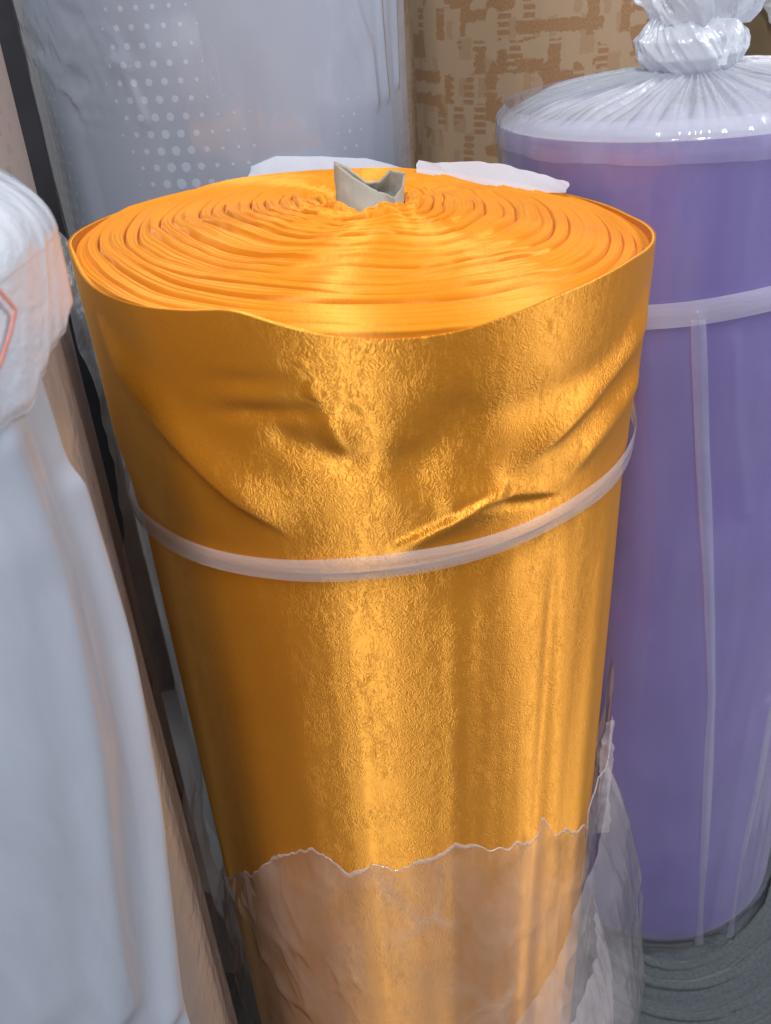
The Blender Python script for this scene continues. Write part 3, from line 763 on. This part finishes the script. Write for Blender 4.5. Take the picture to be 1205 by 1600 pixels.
# milky sheet whose free edge runs down the right side
ed = [whit(*p) for p in ((60, 560), (78, 620), (102, 700), (130, 780), (158, 870), (182, 960), (206, 1060), (232, 1180), (250, 1300), (266, 1420), (284, 1560))]
eth = np.array([p[0] for p in ed]); ez = np.array([p[1] for p in ed])
nth, nz = 420, 260
z = np.linspace(0.002, WH-0.075, nz)[None, :]; s = np.linspace(0, 1, nth)[:, None]
o_ = np.argsort(ez)
er = np.interp(z, ez[o_], eth[o_]) + 0.006*vnoise(z*9, 0*z, 175)
TH = -2.6 + (er + 2.6)*s; Z = z*np.ones_like(s)
rf = WR + 0.0095 + 0.003*fbm(TH*1.8, Z*2.2, 176) + 0.0035*ridged(TH*2.6 + Z*1.2, Z*1.1, 177, 3)
rf = rf + 0.003*np.exp(-((1-s)/0.015)**2)
for pts, am, wd in (([(20, 700), (95, 900), (150, 1200), (190, 1590)], 0.006, 0.014), ([(120, 760), (190, 1000), (235, 1250), (270, 1590)], 0.005, 0.010), ([(0, 900), (40, 1200), (60, 1590)], 0.004, 0.03)):
    rf = rf + am*np.exp(-(poly_dist(TH*WR, Z, [(lambda h_: (h_[0]*WR, h_[1]))(whit(*p)) for p in pts])/wd)**2)
grid('milky_plastic_sheet', cyl(TH, Z, rf), M_WFILM, white, (TH*WR, Z))
# puffy bag over the top
lo = [whit(*p) for p in ((2, 676), (20, 655), (40, 642), (56, 605), (70, 588), (80, 560), (88, 535), (95, 515))]
lth = np.array([p[0] for p in lo]); lzz = np.array([p[1] for p in lo])
o_ = np.argsort(lth); lth = np.concatenate([[-PI], lth[o_], [PI]]); lzz = np.concatenate([[lzz[o_][0]], lzz[o_], [lzz[o_][-1]]])
th = np.linspace(-PI, PI, 420, endpoint=False)[:, None]; s = np.linspace(0, 1, 260)[None, :]
zlow = np.interp(th, lth, lzz) + 0.005*vnoise(th*14, 0*th, 181)
side = np.clip(s/0.62, 0, 1); cap = np.clip((s-0.62)/0.38, 0, 1)
Zs = zlow + (WH-0.055-zlow)*side
Z = np.where(s < 0.62, Zs, WH-0.055 + 0.055*np.sin(cap*PI/2)) 
rr = np.where(s < 0.62, WR+0.0155, (WR+0.0155)*np.cos(cap*PI/2)**0.75*0.999 + 0.0005)
Zb = Z
lump = ridged(np.sin(th)*2.4 + 3, np.cos(th)*2.4 + Zb*9, 182, 3)
rr = rr + (0.0065*lump + 0.004*fbm(np.sin(th)*6, np.cos(th)*6 + Zb*20, 183))*np.where(s < 0.62, 1, np.cos(cap*PI/2))*(0.35+0.65*sstep(1.1, 0.9, np.abs(th)))
rr = rr - 0.002*np.exp(-(side/0.06)**2)*(s < 0.62)
Z = Z + 0.004*fbm(np.sin(th)*5, np.cos(th)*5 + s*4, 184)*sstep(0.5, 0.7, s)
grid('puffy_plastic_bag', cyl(th*np.ones_like(s), Z, rr), M_WBAG, white, (th*WR*np.ones_like(s), Zb*np.ones_like(th)), closed=True)
# red pen stroke on the bag
def tube_on(name, px_pts, hitf, ax, ay, Rr_, rad, mat, parent, n=40):
    pts = []
    for (x0, y0), (x1, y1) in zip(px_pts[:-1], px_pts[1:]):
        for k in range(n):
            f_ = k/n; a_, z_ = hitf(x0+(x1-x0)*f_, y0+(y1-y0)*f_, Rr_)
            pts.append((Rr_*math.sin(a_), -Rr_*math.cos(a_), z_))
    pts = np.array(pts); m_ = len(pts)
    tg = np.gradient(pts, axis=0); tg /= np.linalg.norm(tg, axis=1, keepdims=True)
    out = pts*np.array([1, 1, 0]); out /= np.linalg.norm(out, axis=1, keepdims=True)
    sd = np.cross(tg, out)
    a = np.linspace(0, 2*PI, 8, endpoint=False)
    P = pts[:, None] + rad*(np.cos(a)[None, :, None]*sd[:, None]*1.6 + np.sin(a)[None, :, None]*out[:, None]*0.4)
    P = np.swapaxes(P, 0, 1)
    return grid(name, P, mat, parent, (np.zeros((8, m_)), np.linspace(0, 1, m_)[None]*np.ones((8, 1))), closed=True)
tube_on('red_pen_stroke', [(-40, 425), (-4, 450), (25, 484), (17, 520), (2, 566), (-20, 610)], whit, WX, WY, WR+0.0205, 0.0008, M_RED, white)

# ================================================================== SCRAP wedged between the white and the golden roll
def wp(x, y, d_): return at_dist(x, y, d_)
scr = sheet('plastic_scrap', [[wp(78, 345, 0.98), wp(92, 440, 0.95), wp(118, 540, 0.92), wp(150, 640, 0.88), wp(180, 760, 0.85), wp(205, 900, 0.82), wp(240, 1050, 0.78), wp(285, 1240, 0.72), wp(345, 1520, 0.66)],
    [wp(112, 372, 0.98), wp(140, 450, 0.96), wp(150, 550, 0.93), wp(172, 640, 0.90), wp(205, 760, 0.87), wp(232, 900, 0.84), wp(262, 1050, 0.80), wp(300, 1240, 0.74), wp(362, 1520, 0.68)],
    [wp(150, 390, 1.0), wp(170, 470, 0.98), wp(185, 560, 0.95), wp(205, 660, 0.92), wp(232, 770, 0.9), wp(262, 900, 0.86), wp(285, 1050, 0.82), wp(318, 1240, 0.76), wp(380, 1520, 0.70)]],
    M_SCRAP, None, (0, 0, 0), 34, 0.009, 191, 8)
tag(scr, 'crumpled greyish clear plastic scrap wedged beside the golden roll', 'plastic scrap')

# ================================================================== ROLLS BEHIND
def plain_roll(az, dist, R, h, mat, label, seed, wob=0.002):
    x, y = polar(az, dist)
    e_ = empty('fabric_roll', (x, y, 0), label, 'fabric roll', GROUP)
    roll_body('fabric_body', R, h, mat, e_, seed, wob); roll_end('wound_edges', R, h, mat, e_, seed+1)
    core_tube(e_, 0.03, h-0.05, h+0.012, M_CARD)
    return e_, x, y
plain_roll(-27.8, 1.0, 0.15, 1.36, M_DASH, 'pinkish beige fabric roll with small woven dashes behind the bagged top', 201)
plain_roll(-18.4, 1.75, 0.16, 1.5, M_GAP, 'charcoal roll added to fill the dark gap behind the silver dotted roll', 205)  # added roll, makes the gap between beige and silver rolls dark
plain_roll(10.2, 1.62, 0.20, 1.6, M_PATTERN, 'tan fabric roll printed with rust brown maze blocks behind the knotted top', 209)
br, bx, by = plain_roll(22.3, 1.85, 0.165, 1.55, M_BROWN, 'plain olive brown fabric roll partly draped in plastic behind the purple roll', 213)
sheet('plastic_wrap', [[at_dist(x, y, d_) for x, y in row] for row, d_ in ((((1182, -40), (1188, 5), (1203, 36)), 1.665), (((1215, -45), (1218, 10), (1222, 50)), 1.66), (((1260, -45), (1262, 10), (1266, 60)), 1.67))], M_BUNCH, br, (bx, by, 0), 24, 0.006, 221, 30)
